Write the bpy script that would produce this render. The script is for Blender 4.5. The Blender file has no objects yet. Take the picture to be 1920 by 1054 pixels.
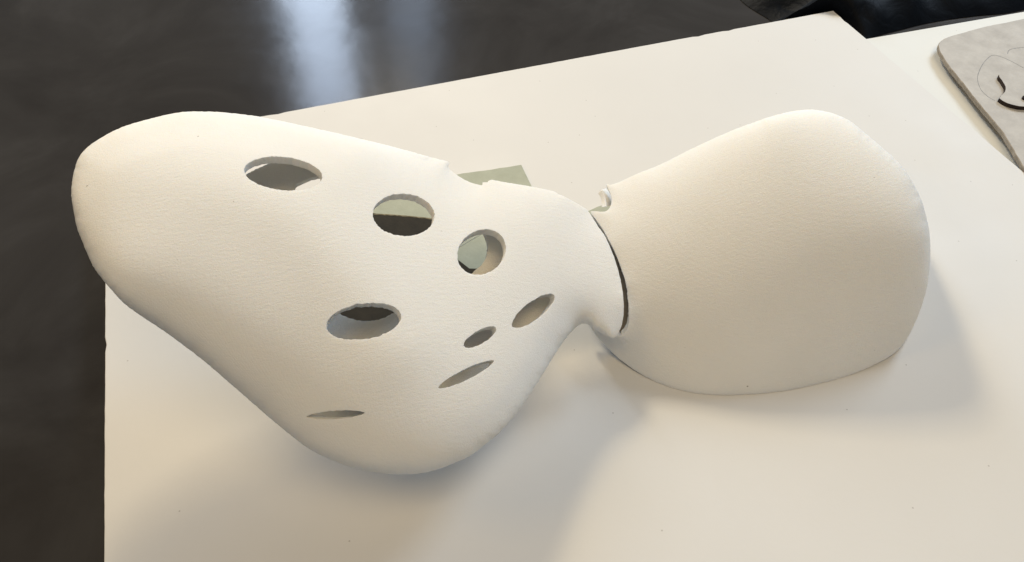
import bpy, bmesh, math, random
import numpy as np
from mathutils import Vector, Matrix, noise
from mathutils.geometry import delaunay_2d_cdt

random.seed(4); rng = np.random.default_rng(4)
S = bpy.context.scene
COL = S.collection
MM = 0.001

# ------------------------------------------------------------------ camera
F = 1500.0                                   # focal length in photograph pixels (1920 wide)
CX, CY = 960.0, 527.0
def _frame():
    A = np.array([198.5, 272.]); B = np.array([1562., 20.]); c = np.array([CX, CY])
    v1 = np.array([205., -1130.]); a = v1 - c
    s = (B[1]-A[1])/(B[0]-A[0])
    x = (-F*F + a[0]*CX - a[1]*(B[1]-CY-s*B[0]))/(a[0]+a[1]*s)
    v2 = np.array([x, B[1]+s*(x-B[0])])
    d1 = np.append(v1-c, F); d1 /= np.linalg.norm(d1)
    d2 = np.append(v2-c, F); d2 /= np.linalg.norm(d2)
    n = np.cross(d2, d1)
    if n[1] > 0: n = -n
    return np.array([d2, d1, n])
R = _frame()                                 # world <- camera (x right, y down, z forward)
CAM = np.array([88.095, -364.36, 249.61])    # mm; origin = far left corner of the white board, top face z = 0

def rays(uv):
    uv = np.atleast_2d(np.asarray(uv, float))
    q = np.column_stack([(uv[:,0]-CX)/F, (uv[:,1]-CY)/F, np.ones(len(uv))])
    return q @ R.T
def on_z(uv, z=0.0):
    r = rays(uv); t = (z-CAM[2])/r[:,2]
    return CAM + r*np.asarray(t)[:,None]

cd = bpy.data.cameras.new('camera'); cam = bpy.data.objects.new('camera', cd); COL.objects.link(cam)
cd.sensor_width = 36.0; cd.sensor_fit = 'HORIZONTAL'; cd.lens = 36.0*F/1920
cd.clip_start = 0.01; cd.clip_end = 50
M = Matrix([[R[i,0], -R[i,1], -R[i,2], CAM[i]*MM] for i in range(3)] + [[0,0,0,1]])
cam.matrix_world = M
S.camera = cam
S.render.engine = 'CYCLES'
S.view_settings.view_transform = 'Standard'; S.view_settings.look = 'None'
S.view_settings.exposure = -0.12; S.view_settings.gamma = 1.0

# ------------------------------------------------------------------ light
W = bpy.data.worlds.new('World'); S.world = W; W.use_nodes = True
W.node_tree.nodes['Background'].inputs[0].default_value = (0.52, 0.74, 1.0, 1)
W.node_tree.nodes['Background'].inputs[1].default_value = 0.22

def area(name, loc, target, sx, sy, watts, col):
    l = bpy.data.lights.new(name, 'AREA'); l.shape = 'RECTANGLE'; l.size = sx; l.size_y = sy
    l.energy = watts; l.color = col
    o = bpy.data.objects.new(name, l); COL.objects.link(o)
    o.location = loc
    o.rotation_euler = (Vector(target)-Vector(loc)).to_track_quat('-Z', 'Y').to_euler()
    return o
def mirror_dir(uv, zf=-8.0):
    p = on_z([uv], zf)[0]; r = rays([uv])[0]; r /= np.linalg.norm(r)
    return p*MM, np.array([r[0], r[1], -r[2]])
# the tall narrow window whose mirror image lies on the dark floor, and its dimmer second pane
p0, r0 = mirror_dir((600, 70))
area('window_pane_light', p0+r0*1.9, p0, 0.155, 0.60, 13.0, (0.70, 0.83, 1.0))
p1, r1 = mirror_dir((775, 30))
area('window_pane_light', p1+r1*1.9, p1, 0.11, 0.5, 2.0, (0.62, 0.78, 1.0))
area('warm_window_light', (0.27, 1.06, 0.95), (0.15, -0.15, 0.0), 0.20, 0.20, 14.5, (1.0, 0.82, 0.53))
area('side_window_light', (1.35, 0.42, 0.85), (0.2, -0.15, 0.0), 0.45, 0.40, 12.5, (0.70, 0.84, 1.0))
area('warm_fill_light', (-0.55, 0.02, 0.62), (0.03, -0.2, 0.0), 0.3, 0.3, 1.4, (1.0, 0.66, 0.24))  # added fill without a known source, warms the board at lower left
area('ceiling_light', (0.25, -0.75, 1.7), (0.2, -0.15, 0.0), 1.2, 0.8, 15.0, (1.0, 0.76, 0.44))

# ------------------------------------------------------------------ materials
def new_mat(name, col, rough=0.6, spec=0.3):
    m = bpy.data.materials.new(name); m.use_nodes = True
    b = m.node_tree.nodes['Principled BSDF']
    b.inputs['Base Color'].default_value = (*col, 1); b.inputs['Roughness'].default_value = rough
    b.inputs['Specular IOR Level'].default_value = spec
    return m, m.node_tree, b
def N(nt, t, **kw):
    n = nt.nodes.new(t)
    for k, v in kw.items(): setattr(n, k, v)
    return n
def noise_n(nt, co, scale, detail=4, rough=0.55, dist=0.0):
    n = N(nt, 'ShaderNodeTexNoise'); n.inputs['Scale'].default_value = scale
    n.inputs['Detail'].default_value = detail; n.inputs['Roughness'].default_value = rough
    n.inputs['Distortion'].default_value = dist
    nt.links.new(co, n.inputs['Vector']); return n.outputs['Fac']
def ramp(nt, fac, stops):
    r = N(nt, 'ShaderNodeValToRGB'); e = r.color_ramp.elements
    while len(e) < len(stops): e.new(0.5)
    for el, (p, c) in zip(e, stops): el.position = p; el.color = (*c, 1) if len(c) == 3 else c
    nt.links.new(fac, r.inputs['Fac']); return r.outputs['Color']
def math_n(nt, op, a, b=None, c=None):
    n = N(nt, 'ShaderNodeMath', operation=op)
    for i, v in enumerate((a, b, c)):
        if v is None: continue
        if isinstance(v, (int, float)): n.inputs[i].default_value = v
        else: nt.links.new(v, n.inputs[i])
    return n.outputs[0]
def bump(nt, bsdf, h, dist, strength=1.0, prev=None):
    b = N(nt, 'ShaderNodeBump'); b.inputs['Distance'].default_value = dist; b.inputs['Strength'].default_value = strength
    nt.links.new(h, b.inputs['Height'])
    if prev is not None: nt.links.new(prev, b.inputs['Normal'])
    nt.links.new(b.outputs[0], bsdf.inputs['Normal']); return b.outputs[0]

def powder_material(name, axis):
    """matt white powder print: layer terraces along one build axis, sandy grain, few dark specks"""
    m, nt, b = new_mat(name, (0.80, 0.79, 0.765), 0.85, 0.12)
    tc = N(nt, 'ShaderNodeTexCoord'); co = tc.outputs['Object']
    b.inputs['Subsurface Weight'].default_value = 0.3; b.inputs['Subsurface Scale'].default_value = 0.004
    b.inputs['Subsurface Radius'].default_value = (1.0, 0.82, 0.62)
    dot = N(nt, 'ShaderNodeVectorMath', operation='DOT_PRODUCT'); dot.inputs[1].default_value = axis
    nt.links.new(co, dot.inputs[0])
    wob = noise_n(nt, co, 60, 3)
    wob2 = noise_n(nt, co, 420, 2)
    d = math_n(nt, 'MULTIPLY', dot.outputs['Value'], 2*math.pi/0.0006)
    d = math_n(nt, 'ADD', d, math_n(nt, 'MULTIPLY', wob, 3.0))
    d = math_n(nt, 'ADD', d, math_n(nt, 'MULTIPLY', wob2, 2.2))
    w = math_n(nt, 'SINE', d)
    amp = math_n(nt, 'MULTIPLY', w, noise_n(nt, co, 45, 3))
    n1 = bump(nt, b, amp, 0.000013, 0.75)
    mp = N(nt, 'ShaderNodeMapping'); mp.inputs['Scale'].default_value = (0.28, 1.0, 1.0); mp.inputs['Rotation'].default_value = (0, 0, 0.25)
    nt.links.new(co, mp.inputs['Vector'])
    n2 = bump(nt, b, noise_n(nt, mp.outputs[0], 1300, 3, 0.6), 0.00022, 0.48, n1)
    n3 = bump(nt, b, noise_n(nt, co, 2200, 3, 0.7), 0.00020, 0.65, n2)
    sp = noise_n(nt, co, 420, 1)
    c1 = ramp(nt, noise_n(nt, co, 25, 5), [(0.3, (0.77, 0.76, 0.73)), (0.7, (0.805, 0.795, 0.77))])
    dk = ramp(nt, sp, [(0.81, (0, 0, 0)), (0.86, (1, 1, 1))])
    mx = N(nt, 'ShaderNodeMix', data_type='RGBA'); nt.links.new(dk, mx.inputs['Factor'])
    nt.links.new(c1, mx.inputs['A']); mx.inputs['B'].default_value = (0.16, 0.14, 0.12, 1)
    nt.links.new(mx.outputs['Result'], b.inputs['Base Color'])
    return m

def board_material(name, c0, c1):
    m, nt, b = new_mat(name, c0, 0.42, 0.35)
    co = N(nt, 'ShaderNodeTexCoord').outputs['Object']
    base = ramp(nt, noise_n(nt, co, 9, 5), [(0.3, c0), (0.7, c1)])
    vor = N(nt, 'ShaderNodeTexVoronoi', voronoi_dimensions='2D'); vor.inputs['Scale'].default_value = 60
    nt.links.new(co, vor.inputs['Vector'])
    near = math_n(nt, 'LESS_THAN', vor.outputs['Distance'], 0.018)
    sepc = N(nt, 'ShaderNodeSeparateColor'); nt.links.new(vor.outputs['Color'], sepc.inputs[0])
    rare = math_n(nt, 'GREATER_THAN', sepc.outputs[0], 0.80)
    f = math_n(nt, 'MULTIPLY', math_n(nt, 'MULTIPLY', near, rare), 0.5)
    mx = N(nt, 'ShaderNodeMix', data_type='RGBA'); nt.links.new(f, mx.inputs['Factor'])
    nt.links.new(base, mx.inputs['A']); mx.inputs['B'].default_value = (0.25, 0.22, 0.2, 1)
    nt.links.new(mx.outputs['Result'], b.inputs['Base Color'])
    bump(nt, b, noise_n(nt, co, 500, 4), 0.00006, 0.4)
    r = ramp(nt, noise_n(nt, co, 14, 4), [(0.3, (0.55,)*3), (0.7, (0.68,)*3)])
    nt.links.new(r, b.inputs['Roughness'])
    return m

def floor_material():
    m, nt, b = new_mat('dark_floor', (0.02, 0.018, 0.017), 0.2, 0.045)
    b.inputs['Specular Tint'].default_value = (0.62, 0.74, 1.0, 1)
    co = N(nt, 'ShaderNodeTexCoord').outputs['Object']
    big = noise_n(nt, co, 11, 6, 0.6, 0.6)
    c = ramp(nt, big, [(0.3, (0.026, 0.024, 0.023)), (0.52, (0.036, 0.034, 0.033)), (0.75, (0.052, 0.050, 0.050))])
    nt.links.new(c, b.inputs['Base Color'])
    r = ramp(nt, noise_n(nt, co, 7, 5, 0.6, 1.0), [(0.3, (0.13,)*3), (0.75, (0.22,)*3)])
    nt.links.new(r, b.inputs['Roughness'])
    n1 = bump(nt, b, noise_n(nt, co, 16, 3), 0.0012, 0.25)
    bump(nt, b, noise_n(nt, co, 260, 5), 0.00004, 0.4, n1)
    return m

def card_material(name, ca, cb, rough=0.8, scale=120):
    m, nt, b = new_mat(name, ca, rough, 0.2)
    co = N(nt, 'ShaderNodeTexCoord').outputs['Object']
    c = ramp(nt, noise_n(nt, co, scale, 6, 0.65), [(0.32, ca), (0.68, cb)])
    nt.links.new(c, b.inputs['Base Color'])
    bump(nt, b, noise_n(nt, co, 700, 5), 0.00012, 0.6)
    return m

M_BOARD = board_material('white_board_paper', (0.62, 0.612, 0.595), (0.65, 0.642, 0.625))
M_BOARD2 = board_material('white_board_paper_cool', (0.64, 0.645, 0.62), (0.665, 0.67, 0.65))
M_FLOOR = floor_material()
M_GREEN = card_material('green_card', (0.36, 0.38, 0.305), (0.41, 0.43, 0.35), 0.8, 200)
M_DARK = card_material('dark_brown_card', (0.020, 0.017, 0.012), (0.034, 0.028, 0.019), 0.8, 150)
M_GREY = card_material('greyboard', (0.40, 0.385, 0.365), (0.50, 0.485, 0.46), 0.9, 110)
M_GREYE = card_material('greyboard_cut_edge', (0.24, 0.21, 0.17), (0.38, 0.34, 0.29), 0.9, 260)
M_BURNT = card_material('burnt_cut_edge', (0.018, 0.012, 0.010), (0.05, 0.035, 0.028), 0.8, 300)
M_PENCIL, _, _ = new_mat('pencil_graphite', (0.20, 0.195, 0.19), 0.6, 0.3)
M_SEAM_SHADE = card_material('seam_shade_brown', (0.20, 0.17, 0.135), (0.28, 0.245, 0.20), 0.85, 150)  # shade of the gap between the shells, put into the colour
M_FOAM, _, _ = new_mat('board_core', (0.66, 0.64, 0.60), 0.7, 0.2)
def plastic():
    m, nt, b = new_mat('black_glossy_plastic', (0.003, 0.004, 0.006), 0.5, 0.04)
    co = N(nt, 'ShaderNodeTexCoord').outputs['Object']
    bump(nt, b, noise_n(nt, co, 45, 4, 0.5, 1.2), 0.002, 0.5)
    return m
M_BLACK = plastic()

# ------------------------------------------------------------------ helpers
def tag(o, label=None, cat=None, group=None, kind=None):
    if label: o['label'] = label
    if cat: o['category'] = cat
    if group: o['group'] = group
    if kind: o['kind'] = kind
    return o
def mesh_obj(name, verts, faces, mats, parent=None, origin=(0, 0, 0), fmat=None, smooth=False):
    """verts in mm (world); origin in mm; linked as one mesh object"""
    me = bpy.data.meshes.new(name)
    v = (np.asarray(verts, float)-np.asarray(origin, float))*MM
    me.from_pydata(v.tolist(), [], [tuple(map(int, f)) for f in faces])
    for m in mats: me.materials.append(m)
    if fmat is not None: me.polygons.foreach_set('material_index', np.asarray(fmat, dtype=np.int32))
    if smooth: me.polygons.foreach_set('use_smooth', np.ones(len(me.polygons), dtype=bool))
    me.update()
    o = bpy.data.objects.new(name, me); COL.objects.link(o)
    if parent is None: o.location = Vector(origin)*MM
    else:
        o.parent = parent; o.location = Vector(origin)*MM-parent.location
    return o
def slab(name, poly, z0, z1, mat_top, mat_side, parent=None, bev=0.25):
    """extruded polygon (xy in mm) with a small bevelled top edge"""
    poly = np.asarray(poly, float)
    if np.sum(poly[:,0]*np.roll(poly[:,1],-1)-np.roll(poly[:,0],-1)*poly[:,1]) < 0: poly = poly[::-1]
    n = len(poly)
    e = np.roll(poly,-1,0)-np.roll(poly,1,0); e /= np.linalg.norm(e,axis=1)[:,None]
    inw = np.column_stack([-e[:,1], e[:,0]])
    rings = [(poly, z0), (poly, z1-bev), (poly+inw*bev, z1)]
    V = np.vstack([np.column_stack([p, np.full(n, z)]) for p, z in rings])
    Fc, fm = [], []
    for k in range(2):
        for i in range(n):
            j = (i+1) % n; Fc.append((k*n+i, k*n+j, (k+1)*n+j, (k+1)*n+i)); fm.append(1)
    Fc.append(tuple(range(n-1,-1,-1))); fm.append(1)
    Fc.append(tuple(range(2*n, 3*n))); fm.append(0)
    c = poly.mean(0)
    return mesh_obj(name, V, Fc, [mat_top, mat_side], parent, (c[0], c[1], z0), fm)
def densify(P, step, closed=True, smooth=True):
    """Catmull-Rom resampling at about `step` px; columns beyond 2 ride along"""
    P = np.asarray(P, float); n = len(P); out = []
    rng_i = range(n if closed else n-1)
    for i in rng_i:
        p0, p1, p2, p3 = (P[(i-1) % n], P[i], P[(i+1) % n], P[(i+2) % n])
        if not closed:
            if i == 0: p0 = p1
            if i == n-2: p3 = p2
        L = np.linalg.norm(p2[:2]-p1[:2]); m = max(1, int(round(L/step)))
        for k in range(m):
            t = k/m
            if smooth:
                q = 0.5*((2*p1)+(-p0+p2)*t+(2*p0-5*p1+4*p2-p3)*t*t+(-p0+3*p1-3*p2+p3)*t**3)
            else: q = p1+(p2-p1)*t
            out.append(q)
    if not closed: out.append(P[-1])
    return np.array(out)
def seg_dist(P, poly):
    a = poly; b = np.roll(poly, -1, 0); d = b-a; L2 = (d**2).sum(1)+1e-12
    out = np.empty(len(P))
    for s in range(0, len(P), 4000):
        q = P[s:s+4000, None, :]-a[None]
        t = np.clip((q*d).sum(2)/L2, 0, 1)
        out[s:s+4000] = np.sqrt((((q-t[:, :, None]*d))**2).sum(2)).min(1)
    return out
def inside(P, poly):
    x, y = P[:,0], P[:,1]; c = np.zeros(len(P), bool)
    n = len(poly)
    for i in range(n):
        x1, y1 = poly[i]; x2, y2 = poly[(i+1) % n]
        if y1 == y2: continue
        m = ((y1 > y) != (y2 > y)) & (x < (x2-x1)*(y-y1)/(y2-y1)+x1)
        c ^= m
    return c
def mvc(P, poly, vals):
    """mean value interpolation of boundary values"""
    out = np.empty(len(P))
    for s in range(0, len(P), 3000):
        d = poly[None]-P[s:s+3000, None]; r = np.sqrt((d**2).sum(2))+1e-9
        dn = np.roll(d, -1, 1); rn = np.roll(r, -1, 1)
        cr = d[:,:,0]*dn[:,:,1]-d[:,:,1]*dn[:,:,0]; dt = (d*dn).sum(2)
        tn = cr/(r*rn+dt+1e-9)
        w = (tn+np.roll(tn, 1, 1))/r
        o = (w*vals).sum(1)/w.sum(1)
        k = r.argmin(1); close = r[np.arange(len(r)), k] < 0.05
        o[close] = vals[k[close]]
        # points on (or almost on) an edge: plain linear interpolation along it
        L2 = ((np.roll(poly,-1,0)-poly)**2).sum(1)+1e-12
        tt = np.clip(-(d*(np.roll(poly,-1,0)-poly)[None]).sum(2)/L2, 0, 1)
        pr = d+tt[:, :, None]*(np.roll(poly,-1,0)-poly)[None]; dd = np.sqrt((pr**2).sum(2)); k = dd.argmin(1)
        ii = np.arange(len(k)); on = dd[ii, k] < 0.3; tv = tt[ii, k]
        lin = vals[k]*(1-tv)+np.roll(vals, -1)[k]*tv
        o[on] = lin[on]
        out[s:s+3000] = o
    return out

# ------------------------------------------------------------------ inflation field shared by both shells
LEFT_OUT = [ # u, v, height above the board (mm)
 (1105,399,44),(1121.5,424,43),(1136,446,41.5),(1147,471,39.5),(1156,496,37),(1165,532,33),(1169,561,30),(1169,590,26),
 (1165,612,22.5),(1159,624,20),(1152,633,18),(1143,633,17),(1129,625,16),(1114,617,15.5),(1101,608,15),(1089,608,15),(1074,619.5,15),
 (1052.6,646,15),(1027,686,15),(1005,722,15),(983,755,15),(961,784,15),(936,811.6,14),(910,833.5,14),(881,855,13),
 (848,870,12),(819,881,12),(786,888,12),(750,890,12),(713.5,887,12),(670,879,13),(626,864.5,14),(580,842,15),(540,812,16),
 (500,779,18),(460,744,20),(420,709,22),(385,679,24),(350,652,26),(312,624,28),(270,596,30),(235,571,32),(205,539,34),
 (179,506,37),(166,481,39),(154,452,41),(145,429,43),(138,396,45),(134,367,47),(135,342,49),(141,313,51),(150,292,52),
 (168,273,54),(201,252,55),(233,237,56),(273,225,57),(316,214.5,58),(352,209.5,58),(406,210,58),(450,214,57),(489,219.5,57),(551,232,56),
 (641,252,54),(700,266,53),(755,280,52),(804,294,51),(837,302,50),(843,306,50),(840,311,50),(844,318,50),(858,329,50),
 (876,339.5,50),(894,345.6,50),(904,347,50),(905,342,50),(914,342,50),(920,337,50),(948,342,49),(997,350,48),(1039,359,47),
 (1046,364,47),(1057,368,46.5),(1094.5,389,45)]
RIGHT_OUT = [
 (1107,397,43),(1116,396,43.5),(1129,397,44),(1138,395,44),(1144,388,44.3),(1147,377,44.6),(1145,365,45),(1141,356,45),(1137,345,45.5),
 (1144,347,45.5),(1165,339.5,46),(1194,326,47),(1239,308,48),(1295,280,50),(1351,254,52),(1407,231.6,54),(1463,213.7,55),
 (1508,206,55.5),(1536,207,55.5),(1564,213.7,55),(1592,226,54),(1620,248,52.5),(1653,276,50.5),(1687,307,48),(1709,338,45.5),
 (1726,371.5,42.5),(1738,411,38.5),(1744,450,34),(1744,489,29),(1740,528,24),(1732,562,19),(1720.5,595,14),(1704,629,8.5),
 (1684,655,4),(1653,677,1.5),(1597,702,0.3),(1541,718.5,0.15),(1474,732.5,0.15),(1396,740,0.15),(1329,740,0.15),(1273,731,0.15),
 (1217,710,0.3),(1166,676.6,1.5),(1127,640,5),(1113,622,8),(1107,612,10),(1112,608,11),(1128,614,13.5),(1146,625,15.5),(1161,632,17),
 (1170,627,18.5),(1177.5,612,21),(1180,586.5,25),(1177.5,557.6,28.5),(1174,532,32),(1165,503.6,35),(1154,475,38),
 (1143,453,40),(1129,428,41.5),(1116,410,42.5)]
# smooth silhouettes of the uncut bodies: each runs on past the seam, the right one dips below the board
VIRT_L = [(1300,560),(1280,620),(1235,650),(1180,648),(1152,636),(1129,626),(1114,617),(1101,609),(1089,609),(1074,619.5),(1052.6,646),(1027,686),(1005,722),(983,755),(961,784),(936,811.6),(910,833.5),(881,855),
 (848,870),(819,881),(786,888),(750,890),(713.5,887),(670,879),(626,864.5),(580,842),(540,812),(500,779),(460,744),(420,709),(385,679),
 (350,652),(312,624),(270,596),(235,571),(205,539),(179,506),(166,481),(154,452),(145,429),(138,396),(134,367),(135,342),(141,313),
 (150,292),(168,273),(201,252),(233,237),(273,225),(316,214.5),(352,209.5),(406,210),(450,214),(489,219.5),(551,232),(641,252),(700,266),
 (755,277),(804,284),(850,292),(900,303),(950,315),(1000,328),(1039,338),(1080,350),(1120,364),(1180,382),(1250,420),(1290,480)]
VIRT_R = [(960,420),(985,350),(1040,332),(1100,326),(1140,323),(1165,319),(1194,312),(1239,299),(1295,274.5),(1351,252),
 (1407,231),(1463,213.7),(1508,206),(1536,207),(1564,213.7),(1592,226),(1620,248),(1653,276),(1687,307),(1709,338),(1726,371.5),
 (1738,411),(1744,450),(1746,489),(1748,530),(1748,575),(1740,625),(1725,680),(1690,735),(1630,780),(1550,805),(1450,818),(1350,815),(1270,795),
 (1200,765),(1130,725),(1060,675),(1000,620),(965,550),(950,480)]
# heights along the pierced shell: the bottom lobe sits low, the far left lobe is cantilevered high above the board
_hk = np.array([(1105,399,36),(1169,561,26),(1152,633,19),(1089,608,21),(1027,686,24),(961,784,26),(881,855,27),(786,888,27),(670,879,28),
 (580,842,30),(500,779,35),(420,709,43),(350,652,50),(270,596,58),(205,539,66),(154,452,72),(134,367,76),(150,292,79),(233,237,80),(352,209.5,78),
 (489,219.5,73),(641,252,66),(755,280,59),(843,306,54),(905,345,50),(997,350,46),(1057,368,42),(1094.5,389,37.5)], float)
def _hz(u, v):
    b = _hk; e = np.roll(b, -1, 0); d = e-b; p = np.array([u, v])
    t = np.clip(((p-b[:, :2])*d[:, :2]).sum(1)/(d[:, :2]**2).sum(1), 0, 1)
    q = b+t[:, None]*d; k = ((q[:, :2]-p)**2).sum(1).argmin(); return q[k, 2]
LEFT_OUT = [(u, v, _hz(u, v)) for u, v, z in LEFT_OUT]
RIGHT_OUT = [(u, v, z if z < 2 else z*(0.80+0.20*min(1, max(0, (u-1161)/300)))) for u, v, z in RIGHT_OUT]
G0 = np.array([60., 150.]); ST = 4.0
class Field:
    """circular-section inflation of a silhouette: sqrt(2 h) with laplacian(h) = -1, h = 0 on the outline (pixels)"""
    def __init__(self, virt):
        self.VP = VP = densify(virt, 6)[:, :2]
        h = None; prev = None
        for st, it in ((16, 400), (8, 260), (4, 240)):
            nx = int(1760/st)+1; ny = int(740/st)+1
            X, Y = np.meshgrid(G0[0]+np.arange(nx)*st, G0[1]+np.arange(ny)*st)
            P = np.column_stack([X.ravel(), Y.ravel()])
            m = inside(P, VP).reshape(ny, nx)
            if h is None: h = np.zeros((ny, nx))
            else:
                yi = np.minimum(np.arange(ny)/2.0, prev[0]-1.001); xi = np.minimum(np.arange(nx)/2.0, prev[1]-1.001)
                y0 = yi.astype(int); x0 = xi.astype(int); fy = (yi-y0)[:, None]; fx = (xi-x0)[None]
                h = (h[y0][:, x0]*(1-fy)*(1-fx)+h[y0+1][:, x0]*fy*(1-fx)+h[y0][:, x0+1]*(1-fy)*fx+h[y0+1][:, x0+1]*fy*fx)
            h[~m] = 0; prev = h.shape
            par = (np.add.outer(np.arange(ny), np.arange(nx)) % 2).astype(bool)
            ma, mb = m & par, m & ~par
            for k in range(it):
                for mm in (ma, mb):
                    nb = np.zeros_like(h)
                    nb[1:-1,1:-1] = (h[:-2,1:-1]+h[2:,1:-1]+h[1:-1,:-2]+h[1:-1,2:]+st*st)/4
                    h[mm] += 1.9*(nb[mm]-h[mm])
        self.H = h
        GD = np.zeros(len(P)); ins = m.ravel(); GD[ins] = seg_dist(P[ins], VP); GD = GD.reshape(h.shape)
        Q = np.where(GD > 9, h/np.maximum(GD, 1e-6), 0.0); ok = (GD > 9).astype(float)
        for _ in range(14):
            num = Q*ok; a = num.copy(); b = ok.copy()
            for dy in (-1, 0, 1):
                for dx in (-1, 0, 1):
                    if dy or dx:
                        a += np.roll(np.roll(num, dy, 0), dx, 1); b += np.roll(np.roll(ok, dy, 0), dx, 1)
            new = (b > 0) & (ok == 0)
            Q[new] = a[new]/b[new]; ok[new] = 1
        self.Q = Q
    def __call__(self, uv):
        uv = np.asarray(uv, float)[:, :2]
        d = seg_dist(uv, self.VP); d[~inside(uv, self.VP)] = 0
        hi = cubic(self.H, uv); lo = d*cubic(self.Q, uv)
        t = np.clip((d-14)/14, 0, 1); t = t*t*(3-2*t)
        return np.sqrt(2*np.maximum(lo*(1-t)+hi*t, 0))
def cubic(A, uv):
    x = (uv[:,0]-G0[0])/ST; y = (uv[:,1]-G0[1])/ST
    xi = np.clip(np.floor(x).astype(int), 2, A.shape[1]-4); yi = np.clip(np.floor(y).astype(int), 2, A.shape[0]-4)
    fx = x-xi; fy = y-yi
    def w(f): return [(1-f)**3/6, (3*f**3-6*f**2+4)/6, (-3*f**3+3*f**2+3*f+1)/6, f**3/6]
    wx, wy = w(fx), w(fy); o = 0
    for j in range(4):
        for i in range(4): o = o+wy[j]*wx[i]*A[yi-1+j, xi-1+i]
    return o
FIELD_L = Field(VIRT_L); FIELD_R = Field(VIRT_R)

def rough_ellipse(cx, cy, a, b, deg, jit=0.7, n=None, power=2.0):
    n = n or int(2*math.pi*math.sqrt((a*a+b*b)/2)/2.2)
    t = np.arange(n)*2*math.pi/n
    c, s = np.cos(t), np.sin(t)
    if power != 2.0: s = np.sign(s)*np.abs(s)**power
    j = rng.normal(0, jit, n)
    j = (j+np.roll(j, 1)*0.6)/1.2
    b_ = max(b, 4)
    x = c*(a+j*0.6); y = s*(b+j*(0.9 if b > 12 else 0.55))
    r = math.radians(deg)
    return np.column_stack([cx+x*math.cos(r)-y*math.sin(r), cy+x*math.sin(r)+y*math.cos(r)])

def sheet(outline, holes, step=6.0, rings=(0.35, 1.2, 2.6, 4.6)):
    """2-D constrained triangulation of an outline with holes -> uv, tris"""
    base = outline[:, :2]
    pts = [base]; loops = [len(base)]
    for hl in holes: pts.append(hl); loops.append(len(hl))
    # offset rings close to the outline resolve the steep rim
    e = np.roll(base, -1, 0)-np.roll(base, 1, 0); e /= np.linalg.norm(e, axis=1)[:, None]+1e-9
    area2 = np.sum(base[:,0]*np.roll(base[:,1],-1)-np.roll(base[:,0],-1)*base[:,1])
    inw = np.column_stack([-e[:,1], e[:,0]])*(1 if area2 > 0 else -1)
    extra = []
    for r in rings:
        q = base+inw*r
        k = inside(q, base) & (seg_dist(q, base) > r*0.9)
        extra.append(q[k])
    x0, y0 = base.min(0); x1, y1 = base.max(0)
    g = []; row = 0; y = y0
    while y < y1:
        xs = np.arange(x0+(step/2 if row % 2 else 0), x1, step); g.append(np.column_stack([xs, np.full(len(xs), y)])); y += step*0.87; row += 1
    g = np.vstack(g); g = g[inside(g, base)]; g = g[seg_dist(g, base) > rings[-1]+step*0.5]
    extra.append(g)
    extra = np.vstack(extra)
    for hl in holes:
        bb = (extra[:,0] > hl[:,0].min()-3) & (extra[:,0] < hl[:,0].max()+3) & (extra[:,1] > hl[:,1].min()-3) & (extra[:,1] < hl[:,1].max()+3)
        idx = np.where(bb)[0]
        if len(idx):
            q = extra[idx]; bad = inside(q, hl) | (seg_dist(q, hl) < 1.2)
            extra = np.delete(extra, idx[bad], 0)
    allp = np.vstack(pts+[extra]); edges = []; o = 0
    for n in loops:
        edges += [(o+i, o+(i+1) % n) for i in range(n)]; o += n
    vv, ee, ff, _, _, _ = delaunay_2d_cdt([Vector(p) for p in allp.tolist()], edges, [], 0, 1e-5)
    uv = np.array([(v.x, v.y) for v in vv]); tri = np.array([f[:] for f in ff])
    c = uv[tri].mean(1); keep = inside(c, base)
    for hl in holes: keep &= ~inside(c, hl)
    tri = tri[keep]
    a = uv[tri]; ar = (a[:,1,0]-a[:,0,0])*(a[:,2,1]-a[:,0,1])-(a[:,2,0]-a[:,0,0])*(a[:,1,1]-a[:,0,1])
    tri = tri[np.abs(ar) > 1e-6]; ar = ar[np.abs(ar) > 1e-6]
    tri[ar > 0] = tri[ar > 0][:, ::-1]     # wind so that normals face the camera
    used, inv = np.unique(tri, return_inverse=True)
    return uv[used], inv.reshape(-1, 3)

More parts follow.
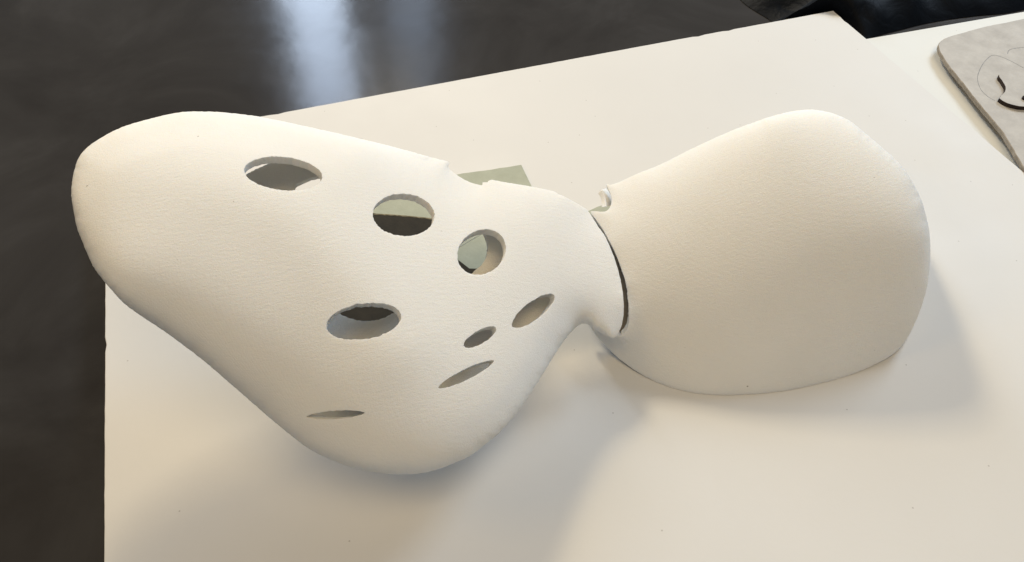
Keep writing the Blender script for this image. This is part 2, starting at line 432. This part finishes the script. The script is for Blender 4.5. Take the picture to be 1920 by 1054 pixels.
def weld(V, T, eps=0.03):
    from mathutils.kdtree import KDTree
    kd = KDTree(len(V))
    for i, p in enumerate(V.tolist()): kd.insert(p, i)
    kd.balance(); idx = np.arange(len(V))
    for i, p in enumerate(V.tolist()):
        j = min(k for _, k, _ in kd.find_range(p, eps)); idx[i] = idx[j] if j < i else i
    u, inv = np.unique(idx, return_inverse=True); T = inv.ravel()[T]; V = V[u]
    g = (T[:,0] != T[:,1]) & (T[:,1] != T[:,2]) & (T[:,0] != T[:,2])
    return V, T[g]
def thicken(V, T, th):
    """outer surface + inner surface th mm behind + rim walls; returns verts, faces, rim face flags"""
    a, b, c = V[T[:,0]], V[T[:,1]], V[T[:,2]]; fn = np.cross(b-a, c-a)
    vn = np.zeros_like(V)
    for k in range(3): np.add.at(vn, T[:,k], fn)
    vn /= np.linalg.norm(vn, axis=1)[:, None]+1e-12
    for _ in range(3):                       # slivers on the rim can flip a vertex normal: take the neighbours' there
        av = np.zeros_like(vn)
        for i_, j_ in ((0, 1), (1, 2), (2, 0)):
            np.add.at(av, T[:, i_], vn[T[:, j_]]); np.add.at(av, T[:, j_], vn[T[:, i_]])
        av /= np.linalg.norm(av, axis=1)[:, None]+1e-12
        bad = (av*vn).sum(1) < 0.55; vn[bad] = av[bad]
    n = len(V); V2 = np.vstack([V, V-vn*th])
    E = {}
    for t in T:
        for i in range(3):
            p, q = int(t[i]), int(t[(i+1) % 3]); E[(p, q)] = 1
    rim = [(p, q) for (p, q) in E if (q, p) not in E]
    faces = [tuple(t) for t in T]+[(t[2]+n, t[1]+n, t[0]+n) for t in T]
    nf = len(faces)
    faces += [(q, p, p+n, q+n) for p, q in rim]
    return V2, faces, rim, n, nf, vn
def normal_at(V, vn, uv):
    """unit normal of the camera-side surface near a point of the photograph (the build axis of the print layers)"""
    q = (V-CAM) @ R; p = np.column_stack([CX+F*q[:,0]/q[:,2], CY+F*q[:,1]/q[:,2]])
    k = (((p-np.array(uv))**2).sum(1) < 20**2) & ((vn*(CAM-V)).sum(1) > 0)
    a = vn[k].mean(0); return a/np.linalg.norm(a)
def finish(o, rim, n):
    me = o.data
    me.polygons.foreach_set('use_smooth', np.ones(len(me.polygons), dtype=bool))
    rs = set()
    for p, q in rim: rs.add((min(p, q), max(p, q))); rs.add((min(p, q)+n, max(p, q)+n))
    ev = np.empty(len(me.edges)*2, dtype=np.int32); me.edges.foreach_get('vertices', ev); ev = ev.reshape(-1, 2)
    sh = np.array([(min(a, b), max(a, b)) in rs for a, b in ev.tolist()], dtype=bool)
    at = me.attributes.get('sharp_edge') or me.attributes.new('sharp_edge', 'BOOLEAN', 'EDGE')
    at.data.foreach_set('value', sh); me.update()

def z_to_t(uv, z):
    r = rays(uv); return (z-CAM[2])/r[:,2]
def surf(uv, outline, k, field):
    """3-D points (mm) for front sheet (k>0 bulges to the camera) or back sheet (k<0)"""
    ob = outline[:, :2]; t_des = z_to_t(ob, outline[:, 2])
    kk = k if np.isscalar(k) else k(ob)
    gb = field(ob); qb = t_des*(1+kk*gb/F)
    q = mvc(uv, ob, qb)
    kk = k if np.isscalar(k) else k(uv)
    g = field(uv)
    t = q/(1+kk*g/F)
    return CAM+rays(uv)*t[:, None]

# ------------------------------------------------------------------ left shell
LO = densify(LEFT_OUT, 4)
LO[:, :2] += rng.normal(0, 0.18, (len(LO), 2))
HOLES = [rough_ellipse(531,325.5,73.5,31,6,0.5), rough_ellipse(757,403,58,39.5,3,0.55), rough_ellipse(903,472.5,48,40,-35,0.5),
         rough_ellipse(682,602.5,71,33.5,-9,0.7), rough_ellipse(629,778,55,8,-4,0.5,power=1.3), rough_ellipse(874,702,58,10,-26,0.5,power=1.2),
         rough_ellipse(900,632,34.5,12.5,-30,0.4), rough_ellipse(1000,583,49,17,-37,0.5,power=1.1)]
KF = 0.62; KR = 0.57
uvF, TF = sheet(LO, HOLES)
VF = surf(uvF, LO, KF, FIELD_L)
# the soft ridge that runs from the far left lobe down across the body
RL = densify([(230,285,0),(340,300,0),(450,335,0),(545,385,0),(625,455,0),(690,540,0),(745,640,0)], 8, closed=False)[:, :2]
sd = np.empty(len(uvF))
for a_ in range(0, len(uvF), 4000): sd[a_:a_+4000] = np.sqrt(((uvF[a_:a_+4000, None]-RL[None])**2).sum(2)).min(1)
fade = np.clip(seg_dist(uvF, LO[:, :2])/70, 0, 1); fade = fade*fade*(3-2*fade)
dirs = CAM-VF; dirs /= np.linalg.norm(dirs, axis=1)[:, None]
VF = VF+dirs*(2.6*np.exp(-(sd/95)**2)*fade)[:, None]
# underside: curls in from the silhouette, left open below the lattice of holes
i0 = int(np.argmin(((LO[:, :2]-(1101,608))**2).sum(1))); i1 = int(np.argmin(((LO[:, :2]-(804,294))**2).sum(1)))
back_rim = LO[i0:i1+1]
inner = densify([(804,294,0),(800,330,0),(850,375,0),(905,395,0),(940,430,0),(960,480,0),(985,520,0),(1040,560,0),(1085,585,0),(1101,608,0)], 5, closed=False)[1:-1]
BO = np.vstack([back_rim, inner])
BHOLES = [densify([(553,357),(565,347),(581,340),(601,335),(650,330),(720,335),(790,350),(850,395),(893,425),(910,450),(912,475),(900,503),(850,540),
                   (800,566),(750,587),(713,605),(678,608),(649,601),(631,588),(600,540),(565,470),(550,400)], 4)[:, :2],
          densify([(440,344),(462,333),(492,318),(529,304),(575,294),(650,290),(720,302),(760,300),(730,278),(640,262),(560,246),(480,232),(400,226),(340,228),(290,245),(270,275),(310,310),(380,338)], 4)[:, :2]]
BHOLES = [b+rng.normal(0, 0.35, b.shape) for b in BHOLES]
uvB, TB = sheet(BO, BHOLES, step=9)
LOb = LO.copy()
VB = surf(uvB, LO, -0.28, FIELD_L)
zmin = 7.0
low = VB[:,2] < zmin+6
r = VB-CAM
zt = zmin+6*np.exp((np.minimum(VB[:,2], zmin+6)-(zmin+6))/6)      # soft floor above the board
tt = (zt-CAM[2])/r[:,2]
VB = np.where(low[:, None], CAM+r*tt[:, None], VB)
TB = TB[:, ::-1]
V = np.vstack([VF, VB]); T = np.vstack([TF, TB+len(VF)])
V, T = weld(V, T)
V2, FC, rim, n, nf, vnL = thicken(V, T, 2.9)
c = V.mean(0); orgL = (c[0], c[1], 0)
axL = normal_at(V, vnL, (885, 765))
M_PL = powder_material('white_powder_print', tuple(axL))
shellL = mesh_obj('perforated_shell', V2, FC, [M_PL], None, orgL)
finish(shellL, rim, n)
tag(shellL, 'matt white three-lobed printed shell pierced by eight round and slit openings', 'shell model')

# ------------------------------------------------------------------ right shell
RO = densify(RIGHT_OUT, 4)
RO[:, :2] += rng.normal(0, 0.18, (len(RO), 2))
uvR, TR = sheet(RO, [])
VR = surf(uvR, RO, KR, FIELD_R)
ia = int(np.argmin(((RO[:, :2]-(1480,210))**2).sum(1))); ib = int(np.argmin(((RO[:, :2]-(1650,678.5))**2).sum(1)))
seg = RO[ia:ib+1]; P0 = surf(seg[:, :2], RO, KR, FIELD_R); rr = rays(seg[:, :2]); rr /= np.linalg.norm(rr, axis=1)[:, None]
ln = (P0[:,2])/(-rr[:,2]); P1 = P0+rr*(ln*0.5)[:, None]; P2 = P0+rr*(ln*0.62)[:, None]; P2[:,2] = 0.5
K = 12; rows = [P0]
for k in range(1, K+1):
    s = k/K; rows.append((1-s)**2*P0+2*s*(1-s)*P1+s*s*P2)
SV = np.vstack(rows); m_ = len(seg); ST_ = []
for k in range(K):
    for i in range(m_-1):
        a, b, c_, d = k*m_+i, k*m_+i+1, (k+1)*m_+i+1, (k+1)*m_+i
        ST_ += [(a, c_, b), (a, d, c_)]
ST_ = np.array(ST_)
V = np.vstack([VR, SV]); T = np.vstack([TR, ST_+len(VR)])
f0 = SV[ST_]; fn0 = np.cross(f0[:,1]-f0[:,0], f0[:,2]-f0[:,0])
if (fn0[:, :2]*(f0[:,0][:, :2]-VR.mean(0)[:2])).sum() < 0: T = np.vstack([TR, ST_[:, ::-1]+len(VR)])
V, T = weld(V, T)
V2, FC, rim, n, nf, vnR = thicken(V, T, 2.6)
V2[:,2] = np.maximum(V2[:,2], 0.05)
c = V.mean(0); orgR = (c[0], c[1], 0)
axR = normal_at(V, vnR, (1540, 290))
M_PR = powder_material('white_powder_print_dome', tuple(axR))
shellR = mesh_obj('domed_shell', V2, FC, [M_PR], None, orgR)
finish(shellR, rim, n)
tag(shellR, 'matt white unpierced printed dome with a narrow neck meeting the pierced shell', 'shell model')

# dark strip added behind the seam; its brown stands in for the gap's shade
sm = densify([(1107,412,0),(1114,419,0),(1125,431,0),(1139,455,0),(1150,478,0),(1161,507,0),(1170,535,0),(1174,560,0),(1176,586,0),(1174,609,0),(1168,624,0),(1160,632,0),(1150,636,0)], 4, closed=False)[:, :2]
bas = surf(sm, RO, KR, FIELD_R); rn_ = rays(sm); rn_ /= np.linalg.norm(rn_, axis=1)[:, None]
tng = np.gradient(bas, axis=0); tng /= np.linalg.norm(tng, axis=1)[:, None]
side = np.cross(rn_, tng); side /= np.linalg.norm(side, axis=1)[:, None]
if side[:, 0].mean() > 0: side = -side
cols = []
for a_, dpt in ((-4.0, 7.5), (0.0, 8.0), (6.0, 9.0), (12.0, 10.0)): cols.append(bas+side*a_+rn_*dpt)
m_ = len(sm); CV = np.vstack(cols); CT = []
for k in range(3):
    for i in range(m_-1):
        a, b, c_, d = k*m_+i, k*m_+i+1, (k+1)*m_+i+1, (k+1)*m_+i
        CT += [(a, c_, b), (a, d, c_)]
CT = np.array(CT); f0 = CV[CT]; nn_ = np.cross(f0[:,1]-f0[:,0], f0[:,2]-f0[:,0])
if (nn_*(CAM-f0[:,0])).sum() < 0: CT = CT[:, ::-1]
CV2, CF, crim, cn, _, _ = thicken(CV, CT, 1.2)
lipA = densify([(1127,356,0),(1130,361,0),(1133.5,369,0),(1135.5,378,0),(1136,388,0)], 2.5, closed=False)[:, :2]
lipB = densify([(1140,352,0),(1144,358,0),(1149,368,0),(1150,378,0),(1147,388,0)], 2.5, closed=False)[:, :2]
nl = min(len(lipA), len(lipB)); lipA, lipB = lipA[:nl], lipB[:nl]
tn = z_to_t(lipA, 42.0); LA = CAM+rays(lipA)*(tn*1.035)[:, None]; LB = CAM+rays(lipB)*(tn*1.07)[:, None]
LV = np.vstack([LA, LB]); LT = []
for i in range(nl-1): LT += [(i, i+nl, i+1), (i+1, i+nl, i+nl+1)]
LT = np.array(LT); f0 = LV[LT]
if (np.cross(f0[:,1]-f0[:,0], f0[:,2]-f0[:,0])*(CAM-f0[:,0])).sum() < 0: LT = LT[:, ::-1]
LV2, LF, lrim, lnn, _, _ = thicken(LV, LT, 1.8)
lip = mesh_obj('notch_lip', LV2, LF, [M_PR], shellR, orgR); finish(lip, lrim, lnn)
col_ = mesh_obj('seam_shade_strip', CV2, CF, [M_SEAM_SHADE], shellR, orgR); finish(col_, crim, cn)

# ------------------------------------------------------------------ boards and floor
def cut_edges(poly, amp=0.10, nicks=5):
    P = densify([(x, y, 0) for x, y in poly], 4.0, smooth=False)[:, :2]; P = P+rng.normal(0, amp, P.shape)*0.7
    c_ = P.mean(0)
    for i in rng.integers(0, len(P), nicks): P[i] += (c_-P[i])/np.linalg.norm(c_-P[i])*rng.uniform(0.4, 0.9)
    return P
b1 = slab('white_board', cut_edges([(0,0),(420,0),(420,-470),(0,-470)], 0.06, 14), -4.8, 0.0, M_BOARD, M_FOAM)
tag(b1, 'large white board under both printed shells with straight cut edges', 'board')
e0, e1 = on_z([(1630,72)], -4.9)[0][:2], on_z([(1920,22)], -4.9)[0][:2]
dx = (e1-e0)/np.linalg.norm(e1-e0); nn = np.array([dx[1], -dx[0]])
pA = e0-dx*60; pB = e0+dx*420
b2 = slab('white_board', [pA, pB, pB+nn*420, pA+nn*420], -7.9, -4.9, M_BOARD2, M_FOAM)
tag(b2, 'cooler white board slipped under the large one and carrying the grey cardboard', 'board')
fl = mesh_obj('floor', [(-2500,-2500,-8),(3000,-2500,-8),(3000,3000,-8),(-2500,3000,-8)], [(0,1,2,3)], [M_FLOOR])
tag(fl, kind='structure')

# ------------------------------------------------------------------ green cards and dark card under the shell
def uvpoly(pts, z, step=14, jit=0.25, smooth=False):
    q = densify(pts, step, smooth=smooth)[:, :2]
    p = on_z(q, z)[:, :2]
    return p+rng.normal(0, jit, p.shape)*0.6
ga = slab('green_card', uvpoly([(672,352),(978,309),(1075,510),(640,540)], 1.6), 0.0, 1.6, M_GREEN, M_GREEN)
tag(ga, 'sage green card whose far corner shows beyond the pierced shell', 'card')
gb = slab('green_card', uvpoly([(1092,399),(1162,372),(1230,470),(1165,505)], 1.6), 0.0, 1.6, M_GREEN, M_GREEN)
tag(gb, 'sage green card glimpsed through the notch of the domed shell', 'card')
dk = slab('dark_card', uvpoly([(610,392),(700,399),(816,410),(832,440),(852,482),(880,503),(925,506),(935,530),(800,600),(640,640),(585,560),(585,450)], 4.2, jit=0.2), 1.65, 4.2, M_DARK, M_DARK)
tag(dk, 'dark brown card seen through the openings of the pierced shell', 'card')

def strip(name, pts, z, w, mat, parent, step=4):
    q = densify(pts, step, closed=False)[:, :2]; p = on_z(q, z)[:, :2]
    e = np.gradient(p, axis=0); e /= np.linalg.norm(e, axis=1)[:, None]; nr = np.column_stack([-e[:,1], e[:,0]])
    ww = (w*(0.6+0.8*rng.random(len(p))))[:, None]; m = len(p)
    V = np.vstack([np.column_stack([p+nr*ww, np.full(m, z)]), np.column_stack([p+nr*0.02, np.full(m, z+0.25)]), np.column_stack([p-nr*ww, np.full(m, z)])])
    Fc = [(i+k*m, i+1+k*m, i+1+(k+1)*m, i+(k+1)*m) for k in range(2) for i in range(m-1)]
    return mesh_obj(name, V, Fc, [mat], parent, (p[0][0], p[0][1], z))
M_TORN = card_material('torn_card_edge', (0.30, 0.27, 0.18), (0.42, 0.39, 0.30), 0.9, 400)
M_SCR, _, _ = new_mat('pale_crease', (0.68, 0.70, 0.66), 0.6, 0.3)
strip('torn_edge', [(690,401),(725,402.5),(760,405),(800,409),(818,412)], 4.22, 0.35, M_TORN, dk)
strip('crease', [(850,470),(865,461),(880,452),(899,441)], 1.61, 0.12, M_SCR, ga)

# ------------------------------------------------------------------ grey cardboard with its relief piece
ZC = -4.9
cb_uv = [(2000,12),(1920,34.6),(1846,50),(1806,61),(1779.5,68.6),(1765,76),(1759,85),(1761,94),(1779,123),(1806,156),(1827,184),(1852,214),(1882,251),(1906,291),(1930,330),
         (1990,420),(2150,430),(2250,250)]
top_z = ZC+6.2
cbp = uvpoly(cb_uv, top_z, step=7, jit=0.14, smooth=True)
root = bpy.data.objects.new('cardboard_model', None); COL.objects.link(root)
cc = cbp.mean(0); root.location = (cc[0]*MM, cc[1]*MM, ZC*MM); root.empty_display_size = 0.02
tag(root, 'thick grey cardboard plate with one rounded corner, pencil curves and a raised cut-out', 'cardboard')
slab('plate', cbp, top_z-2.4, top_z, M_GREY, M_GREYE, root, 0.3)
inn = cc+(cbp-cc)*0.90
slab('under_layer', inn, ZC, top_z-2.4, M_GREY, M_GREYE, root, 0.1)
pz = top_z
pp = uvpoly([(1873,140),(1878,150),(1885,162),(1884,172),(1876,180),(1873.5,184),(1890,194),(1922,200),(1975,196),(2010,160),(1985,120),(1930,132),(1895,136)], pz+2.2, step=5, jit=0.05, smooth=True)
slab('cut_out', pp, pz+0.02, pz+2.2, M_GREY, M_BURNT, root, 0.12)
rp = on_z([(1921,186)], pz+2.2)[0]
t_ = np.arange(14)*2*math.pi/14
slab('peg', np.column_stack([rp[0]+1.5*np.cos(t_), rp[1]+1.5*np.sin(t_)]), pz+2.21, pz+3.6, M_BURNT, M_BURNT, root, 0.1)
def pencil(pts, w=0.16):
    q = densify(pts, 3, closed=False)[:, :2]; p = on_z(q, pz)[:, :2]
    e = np.gradient(p, axis=0); e /= np.linalg.norm(e, axis=1)[:, None]; nr = np.column_stack([-e[:,1], e[:,0]])
    ww = (w*(0.7+0.5*rng.random(len(p))))[:, None]
    V = np.vstack([np.column_stack([p+nr*ww, np.full(len(p), pz+0.05)]), np.column_stack([p-nr*ww, np.full(len(p), pz+0.05)])])
    m = len(p); mesh_obj('pencil_line', V, [(i, i+1, i+1+m, i+m) for i in range(m-1)], [M_PENCIL], root, (p[0][0], p[0][1], pz))
pencil([(1920,128),(1888,111),(1864,103.5),(1852,109.5),(1841,123),(1833.5,141),(1833.5,153.5),(1839.6,168.7),(1852,181),(1865,188.5)])
pencil([(1889,101),(1894,93),(1920,89),(1960,90)])

# ------------------------------------------------------------------ black crumpled plastic at the far right
def crumple():
    nx, ny = 90, 70; V = []; 
    o = on_z([(1700,10)], -8)[0]
    for j in range(ny):
        for i in range(nx):
            u = i/(nx-1)*2-1; v = j/(ny-1)*2-1
            x = o[0]+95+u*190; y = o[1]+105+v*130
            fall = max(0.0, 1-max(abs(u), abs(v))**4)
            w = noise.noise(Vector((x*0.012, y*0.012, 3)))*0.5+0.5
            w2 = 1-abs(noise.noise(Vector((x*0.03+7, y*0.03, 1))))*2
            w3 = 1-abs(noise.noise(Vector((x*0.075, y*0.075, 5))))*2
            z = -7.6+fall*(6+22*w+9*w2+3*w3)
            x += 14*noise.noise(Vector((u*3, v*3, 9))); y += 8*noise.noise(Vector((u*3, v*3, 19)))
            lim = 6.0 if x < 424 else e0[1]+(x-e0[0])*dx[1]/dx[0]+3
            if y < lim: y = lim+0.02*(y-lim)+2*math.sin(x*0.07)
            V.append((x, y, max(z, -7.6)))
    Fc = [(j*nx+i, j*nx+i+1, (j+1)*nx+i+1, (j+1)*nx+i) for j in range(ny-1) for i in range(nx-1)]
    return mesh_obj('plastic_sheet', V, Fc, [M_BLACK], None, (o[0]+70, o[1]+75, -8), smooth=True)
bg = crumple()
tag(bg, 'glossy black crumpled plastic sheet on the floor behind the boards', 'plastic sheet')
